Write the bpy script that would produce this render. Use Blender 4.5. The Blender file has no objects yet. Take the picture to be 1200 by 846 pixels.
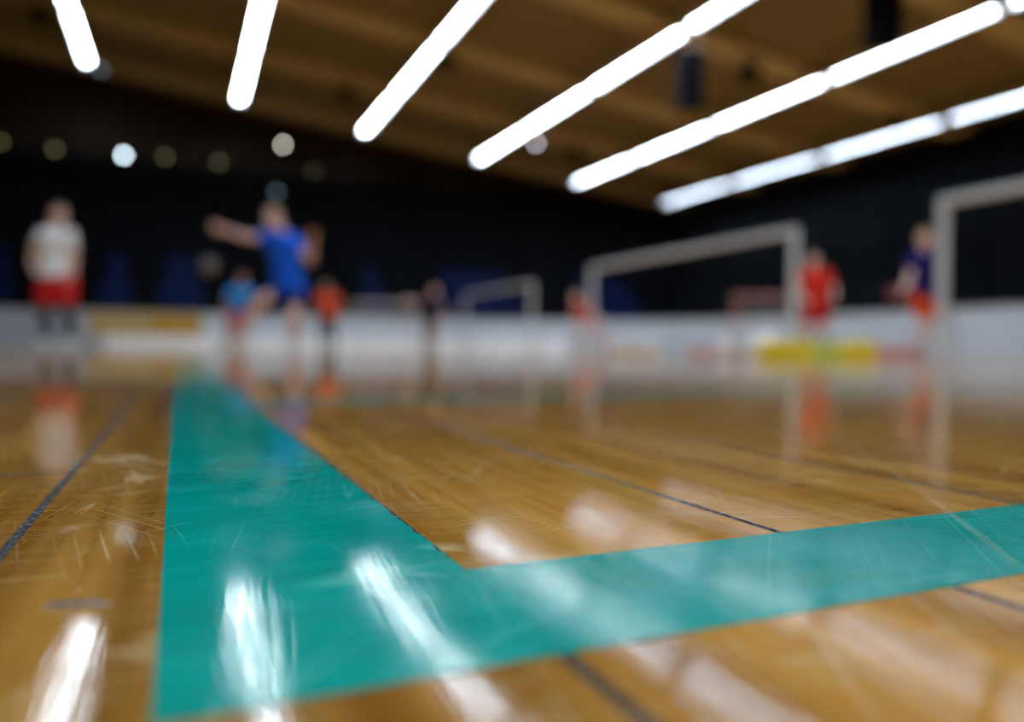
import bpy, bmesh, math, random
from mathutils import Vector, Matrix
random.seed(7)
C = bpy.context.scene
COL = C.collection
PI = math.pi
# hall axes: +Y runs along the ceiling light rows to the far wall, +X to the right wall, floor at z = 0 (metres)

# ------------------------------------------------------------------ camera
CAM_H = 0.042
cam_d = bpy.data.cameras.new('camera'); cam = bpy.data.objects.new('camera', cam_d); COL.objects.link(cam)
cam_d.sensor_width = 36.0; cam_d.lens = 885.0 / 1200.0 * 36.0
cam_d.clip_start = 0.01; cam_d.clip_end = 200
r = Vector((0.91623, -0.40058, 0.00789)); u = Vector((-0.0000137, 0.019667, 0.999807)); f = Vector((0.400656, 0.916051, -0.018014))
cam.matrix_world = Matrix(((r.x, u.x, -f.x, 0), (r.y, u.y, -f.y, 0), (r.z, u.z, -f.z, CAM_H), (0, 0, 0, 1)))
cam_d.dof.use_dof = True; cam_d.dof.focus_distance = 0.178; cam_d.dof.aperture_fstop = 5.0
C.camera = cam
# ------------------------------------------------------------------ world, exposure
W = bpy.data.worlds.new('world'); C.world = W; W.use_nodes = True
W.node_tree.nodes['Background'].inputs[0].default_value = (0.004, 0.005, 0.006, 1)
C.view_settings.view_transform = 'Standard'; C.view_settings.look = 'None'
C.view_settings.gamma = 1; C.view_settings.use_curve_mapping = False
C.view_settings.exposure = 0.32
C.cycles.max_bounces = 8; C.cycles.diffuse_bounces = 4; C.cycles.glossy_bounces = 4
C.cycles.sample_clamp_indirect = 6.0
C.cycles.use_denoising = True
LAMP = 41.0            # strength of the fluorescent diffusers

# ------------------------------------------------------------------ materials
def mat(name, color, rough=0.5, metal=0.0, spec=0.5, coat=0.0, coat_rough=0.1, emit=None, emit_s=0.0, var=0.0, var_scale=8.0, sss=0.0):
    m = bpy.data.materials.new(name); m.use_nodes = True
    nt = m.node_tree; b = nt.nodes['Principled BSDF']
    b.inputs['Base Color'].default_value = (*color, 1); b.inputs['Roughness'].default_value = rough
    b.inputs['Metallic'].default_value = metal; b.inputs['Specular IOR Level'].default_value = spec
    b.inputs['Coat Weight'].default_value = coat; b.inputs['Coat IOR'].default_value = 1.275; b.inputs['Coat Roughness'].default_value = coat_rough
    if emit: b.inputs['Emission Color'].default_value = (*emit, 1); b.inputs['Emission Strength'].default_value = emit_s
    if var > 0:
        tc = nt.nodes.new('ShaderNodeTexCoord'); n = nt.nodes.new('ShaderNodeTexNoise'); n.inputs['Scale'].default_value = var_scale
        n.inputs['Detail'].default_value = 4
        mx = nt.nodes.new('ShaderNodeMix'); mx.data_type = 'RGBA'
        mx.inputs[6].default_value = (*[c * (1 - var) for c in color], 1); mx.inputs[7].default_value = (*[min(1, c * (1 + var)) for c in color], 1)
        nt.links.new(tc.outputs['Object'], n.inputs['Vector']); nt.links.new(n.outputs['Fac'], mx.inputs[0]); nt.links.new(mx.outputs[2], b.inputs['Base Color'])
    return m

class NG:                      # tiny node-graph helper
    def __init__(s, m): s.nt = m.node_tree; s.b = s.nt.nodes['Principled BSDF']
    def node(s, t, **kw):
        n = s.nt.nodes.new(t)
        for k, v in kw.items(): setattr(n, k, v)
        return n
    def link(s, a, b): s.nt.links.new(a, b)
    def val(s, sock, v):
        if isinstance(v, (int, float)): sock.default_value = v
        else: s.link(v, sock)
    def math(s, op, a, b=0.0, clamp=False):
        n = s.node('ShaderNodeMath', operation=op); n.use_clamp = clamp
        s.val(n.inputs[0], a); s.val(n.inputs[1], b); return n.outputs[0]
    def pos(s): return s.node('ShaderNodeNewGeometry').outputs['Position']
    def noise(s, vec, scale=(1, 1, 1), rot=0.0, detail=2.0, rough=0.5, loc=(0, 0, 0), dist=0.0):
        a = s.node('ShaderNodeMapping', vector_type='POINT'); a.inputs['Rotation'].default_value = (0, 0, rot); s.link(vec, a.inputs['Vector'])
        m = s.node('ShaderNodeMapping', vector_type='POINT'); m.inputs['Scale'].default_value = scale; m.inputs['Location'].default_value = loc
        s.link(a.outputs[0], m.inputs['Vector'])
        n = s.node('ShaderNodeTexNoise'); n.inputs['Scale'].default_value = 1; n.inputs['Detail'].default_value = detail
        n.inputs['Roughness'].default_value = rough; n.inputs['Distortion'].default_value = dist
        s.link(m.outputs[0], n.inputs['Vector']); return n.outputs['Fac']
    def ramp(s, v, lo, hi):
        n = s.node('ShaderNodeMapRange'); n.clamp = True; s.val(n.inputs[0], v)
        n.inputs[1].default_value = lo; n.inputs[2].default_value = hi; return n.outputs[0]
    def mix(s, f, a, b):
        n = s.node('ShaderNodeMix', data_type='RGBA'); s.val(n.inputs[0], f)
        for k, v in ((6, a), (7, b)):
            if isinstance(v, tuple): n.inputs[k].default_value = (*v, 1)
            else: s.link(v, n.inputs[k])
        return n.outputs[2]
    def scratch(s, vec, rot, dens, width, gate_scale, seed, length=6.0):
        v = s.noise(vec, (dens * 2.4, length * .3, 1), rot, 0.0, 0.4, (seed, seed * 1.7, 0), 0.0)
        d = s.math('ABSOLUTE', s.math('SUBTRACT', v, 0.5))
        line = s.math('SUBTRACT', 1.0, s.ramp(d, width * 0.35, width))
        g = s.noise(vec, (gate_scale, gate_scale * 0.5, 1), rot, 2.0, 0.5, (seed * 3.1, seed, 0))
        return s.math('MULTIPLY', line, s.ramp(g, 0.55, 0.68))

def make_wood(name, board_variation):
    m = mat(name, (0.4, 0.2, 0.04), 0.5, coat=1.0, coat_rough=0.13, spec=0.0)
    g = NG(m); P = g.pos()
    grain = g.noise(P, (260, 16 if board_variation else 2.5, 1), 0, 4, 0.6, dist=0.3)
    streak = g.noise(P, (70, 4, 1) if board_variation else (26, .5, 1), 0, 3, 0.55, (3.3, 1, 0))
    blotch = g.noise(P, (22, 9, 1) if board_variation else (10, 1, 1), 0, 3, 0.6, (7, 2, 0))
    cross = g.noise(P, (24, 190, 1), 0.06, 4, 0.65, (1, 5, 0))
    c = g.mix(g.ramp(streak, 0.31, 0.70), (0.235, 0.092, 0.011), (0.53, 0.255, 0.048))
    c = g.mix(g.math('MULTIPLY', g.ramp(grain, 0.5, 0.75), 0.45), c, (0.1520, 0.0646, 0.0046))
    c = g.mix(g.math('MULTIPLY', g.ramp(blotch, 0.5, 0.8), 0.4), c, (0.4712, 0.2736, 0.0456))
    c = g.mix(g.math('MULTIPLY', g.ramp(cross, 0.5, 0.72), 0.32 if board_variation else 0.06), c, (0.5168, 0.3344, 0.1064))
    if board_variation:
        oi = g.node('ShaderNodeObjectInfo').outputs['Random']
        hsv = g.node('ShaderNodeHueSaturation'); g.link(c, hsv.inputs['Color'])
        g.link(g.math('ADD', 0.82, g.math('MULTIPLY', oi, 0.34)), hsv.inputs['Value']); c = hsv.outputs[0]
    else:
        mp = g.node('ShaderNodeMapping'); mp.inputs['Rotation'].default_value = (0, 0, PI / 2); g.link(P, mp.inputs['Vector'])
        br = g.node('ShaderNodeTexBrick'); g.link(mp.outputs[0], br.inputs['Vector']); br.offset = 0.37; br.offset_frequency = 3
        for k_, v_ in (('Scale', 1.0), ('Mortar Size', 0.0012), ('Brick Width', 1.6), ('Row Height', 0.0821), ('Bias', 0.0)): br.inputs[k_].default_value = v_
        br.inputs['Color1'].default_value = (0.80, 0.80, 0.80, 1); br.inputs['Color2'].default_value = (1.12, 1.12, 1.12, 1); br.inputs['Mortar'].default_value = (0.06, 0.06, 0.08, 1)
        mm = g.node('ShaderNodeMix', data_type='RGBA', blend_type='MULTIPLY'); mm.inputs[0].default_value = 1.0
        g.link(c, mm.inputs[6]); g.link(br.outputs['Color'], mm.inputs[7]); c = mm.outputs[2]
    s1 = g.scratch(P, 1.45, 60, 0.010, 22, 1.3); s2 = g.scratch(P, 0.55, 48, 0.010, 18, 5.1)
    s3 = g.scratch(P, -0.5, 52, 0.009, 20, 9.7); s4 = g.scratch(P, 1.9, 80, 0.012, 30, 13.0, 9)
    sc = g.math('MAXIMUM', g.math('MAXIMUM', s1, s2), g.math('MAXIMUM', s3, s4))
    for a_, sd in ((1.2, 21.0), (-1.1, 27.0), (0.2, 33.0), (1.65, 41.0), (-0.15, 47.0)): sc = g.math('MAXIMUM', sc, g.scratch(P, a_, 70, 0.012, 40, sd, 14))
    c = g.mix(g.math('MULTIPLY', sc, 0.55), c, (0.72, 0.56, 0.32))
    g.link(c, g.b.inputs['Base Color'])
    fg = g.ramp(g.noise(P, (45, 25, 1), 0, 2, 0.5, (5, 8, 0)), 0.3, 0.7); fib = g.math('MULTIPLY', g.math('SUBTRACT', g.noise(P, (900, 9, 1), 0.04, 3, 0.65, (2, 2, 0)), 0.5), g.math('ADD', 0.35, fg)); wav = g.noise(P, (60, 12, 1), 0.15, 2, 0.5, (9, 4, 0))
    hgt = g.math('ADD', g.math('MULTIPLY', fib, 0.6 if board_variation else 0.15), g.math('ADD', g.math('MULTIPLY', wav, 0.7), g.math('MULTIPLY', sc, -0.15)))
    bp = g.node('ShaderNodeBump'); bp.inputs['Strength'].default_value = 1.0; bp.inputs['Distance'].default_value = 0.00005
    g.link(hgt, bp.inputs['Height']); g.link(bp.outputs[0], g.b.inputs['Normal']); g.link(bp.outputs[0], g.b.inputs['Coat Normal'])
    g.link(g.math('ADD', 0.04, g.math('MULTIPLY', g.ramp(blotch, 0.3, 0.8), 0.035)), g.b.inputs['Coat Roughness'])
    return m

def make_green():
    m = mat('green_line_paint', (0, 0.26, 0.19), 0.5, coat=1.0, coat_rough=0.15, spec=0.0)
    g = NG(m); P = g.pos()
    b = g.noise(P, (45, 45, 1), 0, 3, 0.55)
    cross = g.noise(P, (22, 190, 1), 0.05, 4, 0.65, (4, 2, 0))
    c = g.mix(g.ramp(b, 0.3, 0.7), (0.0000, 0.2584, 0.2052), (0.0000, 0.3268, 0.2736))
    c = g.mix(g.math('MULTIPLY', g.ramp(cross, 0.5, 0.72), 0.42), c, (0.0030, 0.4180, 0.3648))
    s1 = g.scratch(P, 1.42, 60, 0.009, 20, 2.3); s2 = g.scratch(P, 0.75, 45, 0.009, 17, 6.1)
    s3 = g.scratch(P, -0.62, 50, 0.008, 19, 11.7); s4 = g.scratch(P, 1.75, 75, 0.010, 26, 15.0, 9)
    sc = g.math('MAXIMUM', g.math('MAXIMUM', s1, s2), g.math('MAXIMUM', s3, s4))
    for a_, sd in ((1.2, 21.0), (-1.1, 27.0), (0.2, 33.0), (1.65, 41.0), (-0.15, 47.0)): sc = g.math('MAXIMUM', sc, g.scratch(P, a_, 70, 0.012, 40, sd, 14))
    c = g.mix(g.math('MULTIPLY', sc, 0.5), c, (0.16, 0.62, 0.52))
    g.link(c, g.b.inputs['Base Color'])
    fg = g.ramp(g.noise(P, (45, 25, 1), 0, 2, 0.5, (5, 8, 0)), 0.3, 0.7); fib = g.math('MULTIPLY', g.math('SUBTRACT', g.noise(P, (900, 11, 1), 0.10, 3, 0.65, (2, 2, 0)), 0.5), g.math('ADD', 0.35, fg)); wav = g.noise(P, (70, 14, 1), 0.2, 2, 0.5, (9, 4, 0))
    hgt = g.math('ADD', g.math('MULTIPLY', fib, 1.0), g.math('ADD', g.math('MULTIPLY', wav, 0.7), g.math('MULTIPLY', sc, -0.15)))
    bp = g.node('ShaderNodeBump'); bp.inputs['Strength'].default_value = 1.0; bp.inputs['Distance'].default_value = 0.00005
    g.link(hgt, bp.inputs['Height']); g.link(bp.outputs[0], g.b.inputs['Normal']); g.link(bp.outputs[0], g.b.inputs['Coat Normal'])
    g.link(g.math('ADD', 0.05, g.math('MULTIPLY', g.ramp(b, 0.3, 0.8), 0.06)), g.b.inputs['Coat Roughness'])
    return m

def make_filler():
    m = mat('joint_filler', (0.02, 0.02, 0.022), 0.75, spec=0.12)
    g = NG(m); P = g.pos()
    n = g.noise(P, (900, 500, 1), 0, 3, 0.6)
    g.link(g.mix(g.ramp(n, 0.50, 0.70), (0.010, 0.011, 0.015), (0.22, 0.23, 0.25)), g.b.inputs['Base Color'])
    bp = g.node('ShaderNodeBump'); bp.inputs['Distance'].default_value = 0.0005
    g.link(n, bp.inputs['Height']); g.link(bp.outputs[0], g.b.inputs['Normal'])
    return m

def make_ceiling(name, ca, cb):
    m = mat(name, ca, 0.7, spec=0.2)
    g = NG(m); P = g.pos()
    n = g.noise(P, (8, 0.5, 1), 0, 4, 0.6)
    g.link(g.mix(g.ramp(n, 0.3, 0.7), ca, cb), g.b.inputs['Base Color'])
    return m

M = {
 'wood': make_wood('varnished_plank_wood', True), 'wood_far': make_wood('varnished_floor_wood', True),
 'green': make_green(), 'filler': make_filler(),
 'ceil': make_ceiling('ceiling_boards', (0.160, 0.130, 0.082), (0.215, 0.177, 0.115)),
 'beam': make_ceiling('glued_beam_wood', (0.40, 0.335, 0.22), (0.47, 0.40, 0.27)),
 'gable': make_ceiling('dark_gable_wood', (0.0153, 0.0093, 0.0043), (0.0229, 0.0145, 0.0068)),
 'dark_wall': mat('dark_wall_paint', (0.010, 0.010, 0.012), 0.8, var=0.3),
 'curtain_back_lit': mat('black_back_curtain_cloth_lit', (0.0072, 0.0098, 0.0140), 0.85, spec=0.15, var=0.5, var_scale=0.8),  # same black cloth as the side curtains; more light put into its colour
 'curtain': mat('black_curtain_cloth', (0.0019, 0.0036, 0.0062), 0.85, spec=0.15, var=0.35, var_scale=1.2),
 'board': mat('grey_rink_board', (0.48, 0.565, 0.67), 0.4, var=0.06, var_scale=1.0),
 'board_less_lit': mat('less_lit_grey_rink_board', (0.36, 0.41, 0.48), 0.45, var=0.06, var_scale=1.0),  # same grey board; weaker light at the left end put into the colour
 'kick_white': mat('white_kick_plate', (0.86, 0.90, 0.95), 0.4, var=0.05, var_scale=2.0),
 'rail': mat('grey_top_rail', (0.40, 0.43, 0.48), 0.4),
 'yellow_ad': mat('golden_banner', (0.42, 0.25, 0.02), 0.5, var=0.1), 'tan_ad': mat('tan_banner', (0.46, 0.33, 0.12), 0.5, var=0.1),
 'goal': mat('pale_grey_goal_paint', (0.5016, 0.5320, 0.5624), 0.4, var=0.06), 'goal_red': mat('red_goal_tube', (0.42, 0.10, 0.10), 0.4),
 'net': mat('white_net_cord', (0.62, 0.58, 0.56), 0.8),
 'lamp': mat('lit_diffuser', (0.9, 0.9, 0.9), 0.4, emit=(0.80, 0.935, 1.06), emit_s=LAMP),
 'housing': mat('white_lamp_housing', (0.7, 0.7, 0.72), 0.4), 'cap': mat('grey_end_cap', (0.32, 0.33, 0.35), 0.5),
 'wire': mat('steel_wire', (0.10, 0.10, 0.11), 0.4, metal=0.8),
 'black': mat('black_plastic', (0.0014, 0.0018, 0.003), 0.7, spec=0.06), 'grille': mat('speaker_grille', (0.0018, 0.003, 0.007), 0.7, spec=0.06),
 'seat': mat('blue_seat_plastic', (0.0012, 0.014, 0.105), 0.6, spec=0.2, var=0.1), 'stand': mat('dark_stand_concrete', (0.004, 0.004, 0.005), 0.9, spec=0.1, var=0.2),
 'spot_cool': mat('cool_spot_lens', (0.8, 0.8, 0.8), 0.3, emit=(0.72, 0.9, 1.0), emit_s=14), 'spot_warm': mat('warm_spot_lens', (0.8, 0.8, 0.8), 0.3, emit=(1.0, 0.93, 0.80), emit_s=11),
 'spot_olive': mat('dim_spot_lens', (0.8, 0.8, 0.6), 0.3, emit=(1.0, 0.85, 0.35), emit_s=0.45), 'spot_dim': mat('faint_blue_spot_lens', (0.6, 0.7, 0.8), 0.3, emit=(0.5, 0.8, 1.0), emit_s=0.65),
 'spot_lilac': mat('lilac_spot_lens', (0.8, 0.8, 0.8), 0.3, emit=(0.9, 0.88, 1.0), emit_s=11),
 'foam_y': mat('yellow_foam', (0.90, 0.74, 0.015), 0.7, var=0.08), 'foam_l': mat('lime_foam', (0.62, 0.74, 0.10), 0.7, var=0.08),
 'foam_c': mat('cream_foam', (0.88, 0.86, 0.83), 0.7, var=0.05), 'foam_p': mat('pink_foam', (0.62, 0.36, 0.37), 0.7, var=0.08),
 'ball_w': mat('white_ball_plastic', (0.88, 0.88, 0.88), 0.4), 'ball_g': mat('pale_ball_leather', (0.12, 0.11, 0.095), 0.6, var=0.1), 'ball_r': mat('dark_red_ball_rubber', (0.20, 0.012, 0.02), 0.5, var=0.15),
 'flake': mat('pale_varnish_splinter', (0.30, 0.28, 0.27), 0.3, coat=1.0, var=0.9, var_scale=700),
 'skin': mat('skin', (0.74, 0.46, 0.385), 0.5, var=0.06, var_scale=12), 'skin_dark': mat('tanned_skin', (0.40, 0.22, 0.13), 0.5, var=0.06, var_scale=12),
 'hair_blond': mat('blond_hair', (0.34, 0.23, 0.11), 0.6, var=0.25, var_scale=60), 'hair_brown': mat('brown_hair', (0.07, 0.04, 0.025), 0.6, var=0.3, var_scale=60),
 'eye': mat('eye_white', (0.8, 0.8, 0.78), 0.2), 'iris': mat('dark_iris', (0.03, 0.025, 0.02), 0.2), 'lips': mat('lips', (0.42, 0.15, 0.12), 0.5),
 'dark_sole': mat('dark_shoe_sole', (0.06, 0.06, 0.065), 0.6),
 'sole': mat('pale_shoe_sole', (0.6, 0.6, 0.6), 0.6),
}
def cloth(name, c):
    if name not in M: M[name] = mat(name, c, 0.8, spec=0.2, var=0.12, var_scale=10)
    return M[name]
def stripe_mat():
    m = mat('pale_stripe', (0.80, 0.74, 0.60), 0.5); m.node_tree.nodes['Principled BSDF'].inputs['Alpha'].default_value = 0.09
    return m
M['stripe'] = stripe_mat()

# ------------------------------------------------------------------ object helpers
def link_mesh(name, me, m, parent=None, smooth=False):
    o = bpy.data.objects.new(name, me); COL.objects.link(o)
    if m is not None: me.materials.clear(); me.materials.append(m)
    if parent: o.parent = parent
    if smooth: me.polygons.foreach_set('use_smooth', [True] * len(me.polygons))
    return o
def obj(name, bm, m, parent=None, smooth=False):
    bmesh.ops.recalc_face_normals(bm, faces=bm.faces)
    me = bpy.data.meshes.new(name); bm.to_mesh(me); bm.free()
    return link_mesh(name, me, m, parent, smooth)
def tag(o, label=None, cat=None, group=None, kind=None):
    for k, v in (('label', label), ('category', cat), ('group', group), ('kind', kind)):
        if v: o[k] = v
    return o
def empty(name, loc=(0, 0, 0), rz=0.0, label=None, cat=None, group=None, kind=None):
    o = bpy.data.objects.new(name, None); COL.objects.link(o); o.location = loc; o.rotation_euler = (0, 0, rz)
    return tag(o, label, cat, group, kind)
def dup(root, loc, rz=None):
    c = root.copy(); COL.objects.link(c); c.location = loc
    if rz is not None: c.rotation_euler = (0, 0, rz)
    for ch in list(root.children):
        k = ch.copy(); COL.objects.link(k); k.parent = c
        for gch in list(ch.children):
            q = gch.copy(); COL.objects.link(q); q.parent = k
    return c
def box(bm, x0, x1, y0, y1, z0, z1, bev=0.0):
    t = bmesh.new()
    bmesh.ops.create_cube(t, size=1)
    bmesh.ops.scale(t, vec=(x1 - x0, y1 - y0, z1 - z0), verts=t.verts)
    bmesh.ops.translate(t, vec=((x0 + x1) / 2, (y0 + y1) / 2, (z0 + z1) / 2), verts=t.verts)
    if bev: bmesh.ops.bevel(t, geom=t.edges[:], offset=bev, segments=1, affect='EDGES')
    me = bpy.data.meshes.new('tmp'); t.to_mesh(me); t.free(); bm.from_mesh(me); bpy.data.meshes.remove(me)
    return bm
def bx(*a, bev=0.0): return box(bmesh.new(), *a, bev=bev)
def tube(bm, pts, radii, side=None, seg=12, cap=True):
    """loft of (elliptic) rings through pts; radii: number or (across side, across depth)"""
    pts = [Vector(p) for p in pts]; rings = []
    for i, p in enumerate(pts):
        d = (pts[min(i + 1, len(pts) - 1)] - pts[max(i - 1, 0)]).normalized()
        s = Vector(side) if side is not None else (Vector((1, 0, 0)) if abs(d.x) < 0.8 else Vector((0, 1, 0)))
        s = (s - d * s.dot(d)).normalized(); t = d.cross(s)
        ra, rb = radii[i] if isinstance(radii[i], tuple) else (radii[i], radii[i])
        rings.append([bm.verts.new(p + s * ra * math.cos(2 * PI * k / seg) + t * rb * math.sin(2 * PI * k / seg)) for k in range(seg)])
    for a, b in zip(rings, rings[1:]):
        for k in range(seg): bm.faces.new((a[k], a[(k + 1) % seg], b[(k + 1) % seg], b[k]))
    if cap: bm.faces.new(rings[0][::-1]); bm.faces.new(rings[-1])
    return bm
def rounded(bm, pts, radii, side=None, seg=12):
    """tube with rounded ends"""
    pts = [Vector(p) for p in pts]; R = [x if isinstance(x, tuple) else (x, x) for x in radii]
    def ext(p, d, rr, ks):
        m_ = min(rr); return [(p + d * m_ * math.sin(k), (rr[0] * math.cos(k), rr[1] * math.cos(k))) for k in ks]
    d0 = (pts[0] - pts[1]).normalized(); d1 = (pts[-1] - pts[-2]).normalized()
    a = ext(pts[0], d0, R[0], (1.35, 0.9, 0.45)); b = ext(pts[-1], d1, R[-1], (0.45, 0.9, 1.35))
    return tube(bm, [x[0] for x in a] + pts + [x[0] for x in b], [x[1] for x in a] + R + [x[1] for x in b], side, seg)
def ellipsoid(bm, c, r3, rot=None, u=16, v=12):
    t = bmesh.new(); bmesh.ops.create_uvsphere(t, u_segments=u, v_segments=v, radius=1)
    mm = Matrix.Translation(c) @ (rot.to_4x4() if rot else Matrix()) @ Matrix.Diagonal((*r3, 1))
    bmesh.ops.transform(t, matrix=mm, verts=t.verts)
    me = bpy.data.meshes.new('tmp'); t.to_mesh(me); t.free(); bm.from_mesh(me); bpy.data.meshes.remove(me)
    return bm

# ------------------------------------------------------------------ room shell
NL, NR, UB, UF = -24.0, 21.5, 30.8, -14.0
RIDGE = -8.0
def ceil_z(n): return 9.64 - 0.119 * (n + 2.78) if n >= RIDGE else 9.64 - 0.119 * (RIDGE + 2.78) - 0.119 * (RIDGE - n)
def prism(profile, y0, y1):      # profile in (x, z), extruded along y
    bm = bmesh.new()
    a = [bm.verts.new((x, y0, z)) for x, z in profile]; b = [bm.verts.new((x, y1, z)) for x, z in profile]
    n = len(profile)
    for i in range(n): bm.faces.new((a[i], a[(i + 1) % n], b[(i + 1) % n], b[i]))
    bm.faces.new(a[::-1]); bm.faces.new(b)
    return bm
top = [(NL, ceil_z(NL)), (RIDGE, ceil_z(RIDGE)), (NR, ceil_z(NR))]
ceiling = obj('ceiling', prism(top + [(x, z + 0.2) for x, z in reversed(top)], UF, UB), M['ceil']); tag(ceiling, kind='structure')
for k in range(9):                                    # glued beams across the hall
    yb = 29.1 - 4.53 * k
    prof = [(NL, ceil_z(NL) + .02), (RIDGE, ceil_z(RIDGE) + .02), (NR, ceil_z(NR) + .02), (NR, ceil_z(NR) - .24), (RIDGE, ceil_z(RIDGE) - .24), (NL, ceil_z(NL) - .24)]
    bm = prism(prof, -0.42, 0.42)
    o = obj('beam', bm, M['beam'], ceiling); o.location = (0, yb, 0)
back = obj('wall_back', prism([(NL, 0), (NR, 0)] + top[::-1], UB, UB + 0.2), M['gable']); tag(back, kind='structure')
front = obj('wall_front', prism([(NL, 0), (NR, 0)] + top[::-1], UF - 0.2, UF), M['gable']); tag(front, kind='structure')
wr = obj('wall_right', bx(NR, NR + 0.2, UF, UB, 0, ceil_z(NR) + .1), M['dark_wall']); tag(wr, kind='structure')
wl = obj('wall_left', bx(NL - 0.2, NL, UF, UB, 0, ceil_z(NL) + .1), M['dark_wall']); tag(wl, kind='structure')
trim = obj('trim_1', bx(-14, NR, 29.97, 30.36, 6.60, 6.64), M['black']); tag(trim, kind='structure')

# ------------------------------------------------------------------ floor: planks near the camera, sheet beyond
H = CAM_H
seams = [-0.785 * H, 1.146 * H, 3.0 * H, 5.06 * H]
P0 = 1.955 * H
while seams[0] > -0.95: seams.insert(0, seams[0] - P0)
while seams[-1] < 3.0: seams.append(seams[-1] + P0)
x0, x1, y0, y1 = seams[0], seams[-1], -0.35, 2.85
bm = bmesh.new()
for a, b, c, d in ((NL, NR, y1, UB), (NL, NR, UF, y0), (NL, x0, y0, y1), (x1, NR, y0, y1)): box(bm, a, b, c, d, -0.2, 0)
floor = obj('floor', bm, M['wood_far']); tag(floor, kind='structure')
fl = obj('joint_filler', bx(x0, x1, y0, y1, -0.19, -0.00004), M['filler'], floor); fl['kind'] = 'stuff'
GAP = 0.0010
LEN = 1.95
plank_meshes = {}
def plank(xa, xb, ya, yb):
    w, l = round(xb - xa - 2 * GAP, 5), round(yb - ya - .0034, 5)
    key = (w, l)
    if key not in plank_meshes:
        b_ = bmesh.new(); B = 0.0001
        v = [b_.verts.new((sx * (w / 2 - (B if z == 0 else 0)), sy * (l / 2 - (B if z == 0 else 0)), z)) for z in (-0.012, -B, 0) for sx, sy in ((-1, -1), (1, -1), (1, 1), (-1, 1))]
        for lv in (0, 4):
            for i in range(4): b_.faces.new((v[lv + i], v[lv + (i + 1) % 4], v[lv + 4 + (i + 1) % 4], v[lv + 4 + i]))
        b_.faces.new(v[8:12]); b_.faces.new(v[0:4][::-1])
        bmesh.ops.recalc_face_normals(b_, faces=b_.faces)
        me = bpy.data.meshes.new('plank'); b_.to_mesh(me); b_.free(); me.materials.append(M['wood']); plank_meshes[key] = me
    o = bpy.data.objects.new('plank', plank_meshes[key]); COL.objects.link(o); o.parent = floor
    o.location = ((xa + xb) / 2, (ya + yb) / 2, 0)
    return o
cut0 = 6.8 * H                                        # the one end joint seen near the camera, left of the green line
near_plank = None
for i, (xa, xb) in enumerate(zip(seams, seams[1:])):
    mid = (xa + xb) / 2
    if xb < -0.03: cut = cut0 if abs(xb + 0.785 * H) < 1e-4 else cut0 + 0.4 * ((i * 7) % 4) + 0.15
    else: cut = 0.95 + 0.14 * ((i * 5) % 7)
    cuts = [y0] + [c for c in (cut - LEN, cut, cut + LEN) if y0 + .05 < c < y1 - .05] + [y1]
    for ya, yb in zip(cuts, cuts[1:]):
        p = plank(xa, xb, ya, yb)
        if abs(xa + 0.785 * H) < 1e-4 and ya < 0.13 < yb: near_plank = p

# a lifted splinter of varnish in the plank left of the green line
bm = bmesh.new(); random.seed(3)
prev = None
for i in range(14):
    t = i / 13; x = -0.0205 + 0.0100 * t; y = 0.1394 - 0.0022 * t + random.uniform(-.0002, .0002)
    hh = 0.0011 * math.sin(PI * min(1, max(0, t))) ** 0.4 * random.uniform(0.5, 1.0)
    row = [bm.verts.new((x, y - 0.0006, 0.00002)), bm.verts.new((x + .0001, y - random.uniform(0, .0003), hh)), bm.verts.new((x, y + 0.0006, 0.00002))]
    if prev:
        bm.faces.new((prev[0], row[0], row[1], prev[1])); bm.faces.new((prev[1], row[1], row[2], prev[2]))
    prev = row
sp = obj('splinter', bm, M['flake']); sp.parent = near_plank; sp.matrix_parent_inverse = Matrix.Translation(-Vector(near_plank.location))
sp['label'] = 'pale lifted splinter of varnish'

# green marking lines
random.seed(11)
Lx, Rx, Lo, Up = -0.075 * H, 1.162 * H, 2.17 * H, 3.165 * H
def slab(poly, z0, z1):
    bm = bmesh.new()
    a = [bm.verts.new((x, y, z0)) for x, y in poly]; b = [bm.verts.new((x, y, z1)) for x, y in poly]
    n = len(poly)
    for i in range(n): bm.faces.new((a[i], a[(i + 1) % n], b[(i + 1) % n], b[i]))
    f_ = bm.faces.new(b); bmesh.ops.triangulate(bm, faces=[f_])
    return bm
T = 0.00015
def band(rows):                 # rows of (x, y) pairs -> flat raised band with skirts
    bm = bmesh.new(); R_ = [[bm.verts.new((*p, T)) for p in row] for row in rows]
    for q, w_ in zip(R_, R_[1:]):
        for k in range(len(q) - 1): bm.faces.new((q[k], q[k + 1], w_[k + 1], w_[k]))
    e = [x for x in bm.edges if x.is_boundary]
    g_ = bmesh.ops.extrude_edge_only(bm, edges=e)
    for v in g_['geom']:
        if isinstance(v, bmesh.types.BMVert): v.co.z = 0.0
    return bm
def jit(a): return random.uniform(-a, a)
ys = [Up + .0016 * k for k in range(1, 130)] + [0.345 + .012 * k for k in range(1, 60)] + [1.2, 1.7, 2.2, 2.8]
rows = [[(Lx + jit(.00008), Lo + jit(.00005)), (Rx, Lo + jit(.00005))], [(Lx + jit(.00008), Up), (Rx, Up)]]
for y_ in ys: rows.append([(Lx - .003 * min(1, (y_ - Up) / .4) + jit(.00008), y_), (Rx - .004 * min(1, (y_ - Up) / .4) + jit(.00055 if y_ < .34 else .0003), y_)])
bm = band(rows)
xs = [Rx + .004 * k for k in range(0, 110)] + [.55, .8, 1.2, 2.0, 3.2]
b2 = band([[(x_, Lo + jit(.00008)), (x_, Up + (jit(.00008) if x_ > Rx else 0))] for x_ in xs])
me_ = bpy.data.meshes.new('tmp'); b2.to_mesh(me_); b2.free(); bm.from_mesh(me_); bpy.data.meshes.remove(me_)
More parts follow.
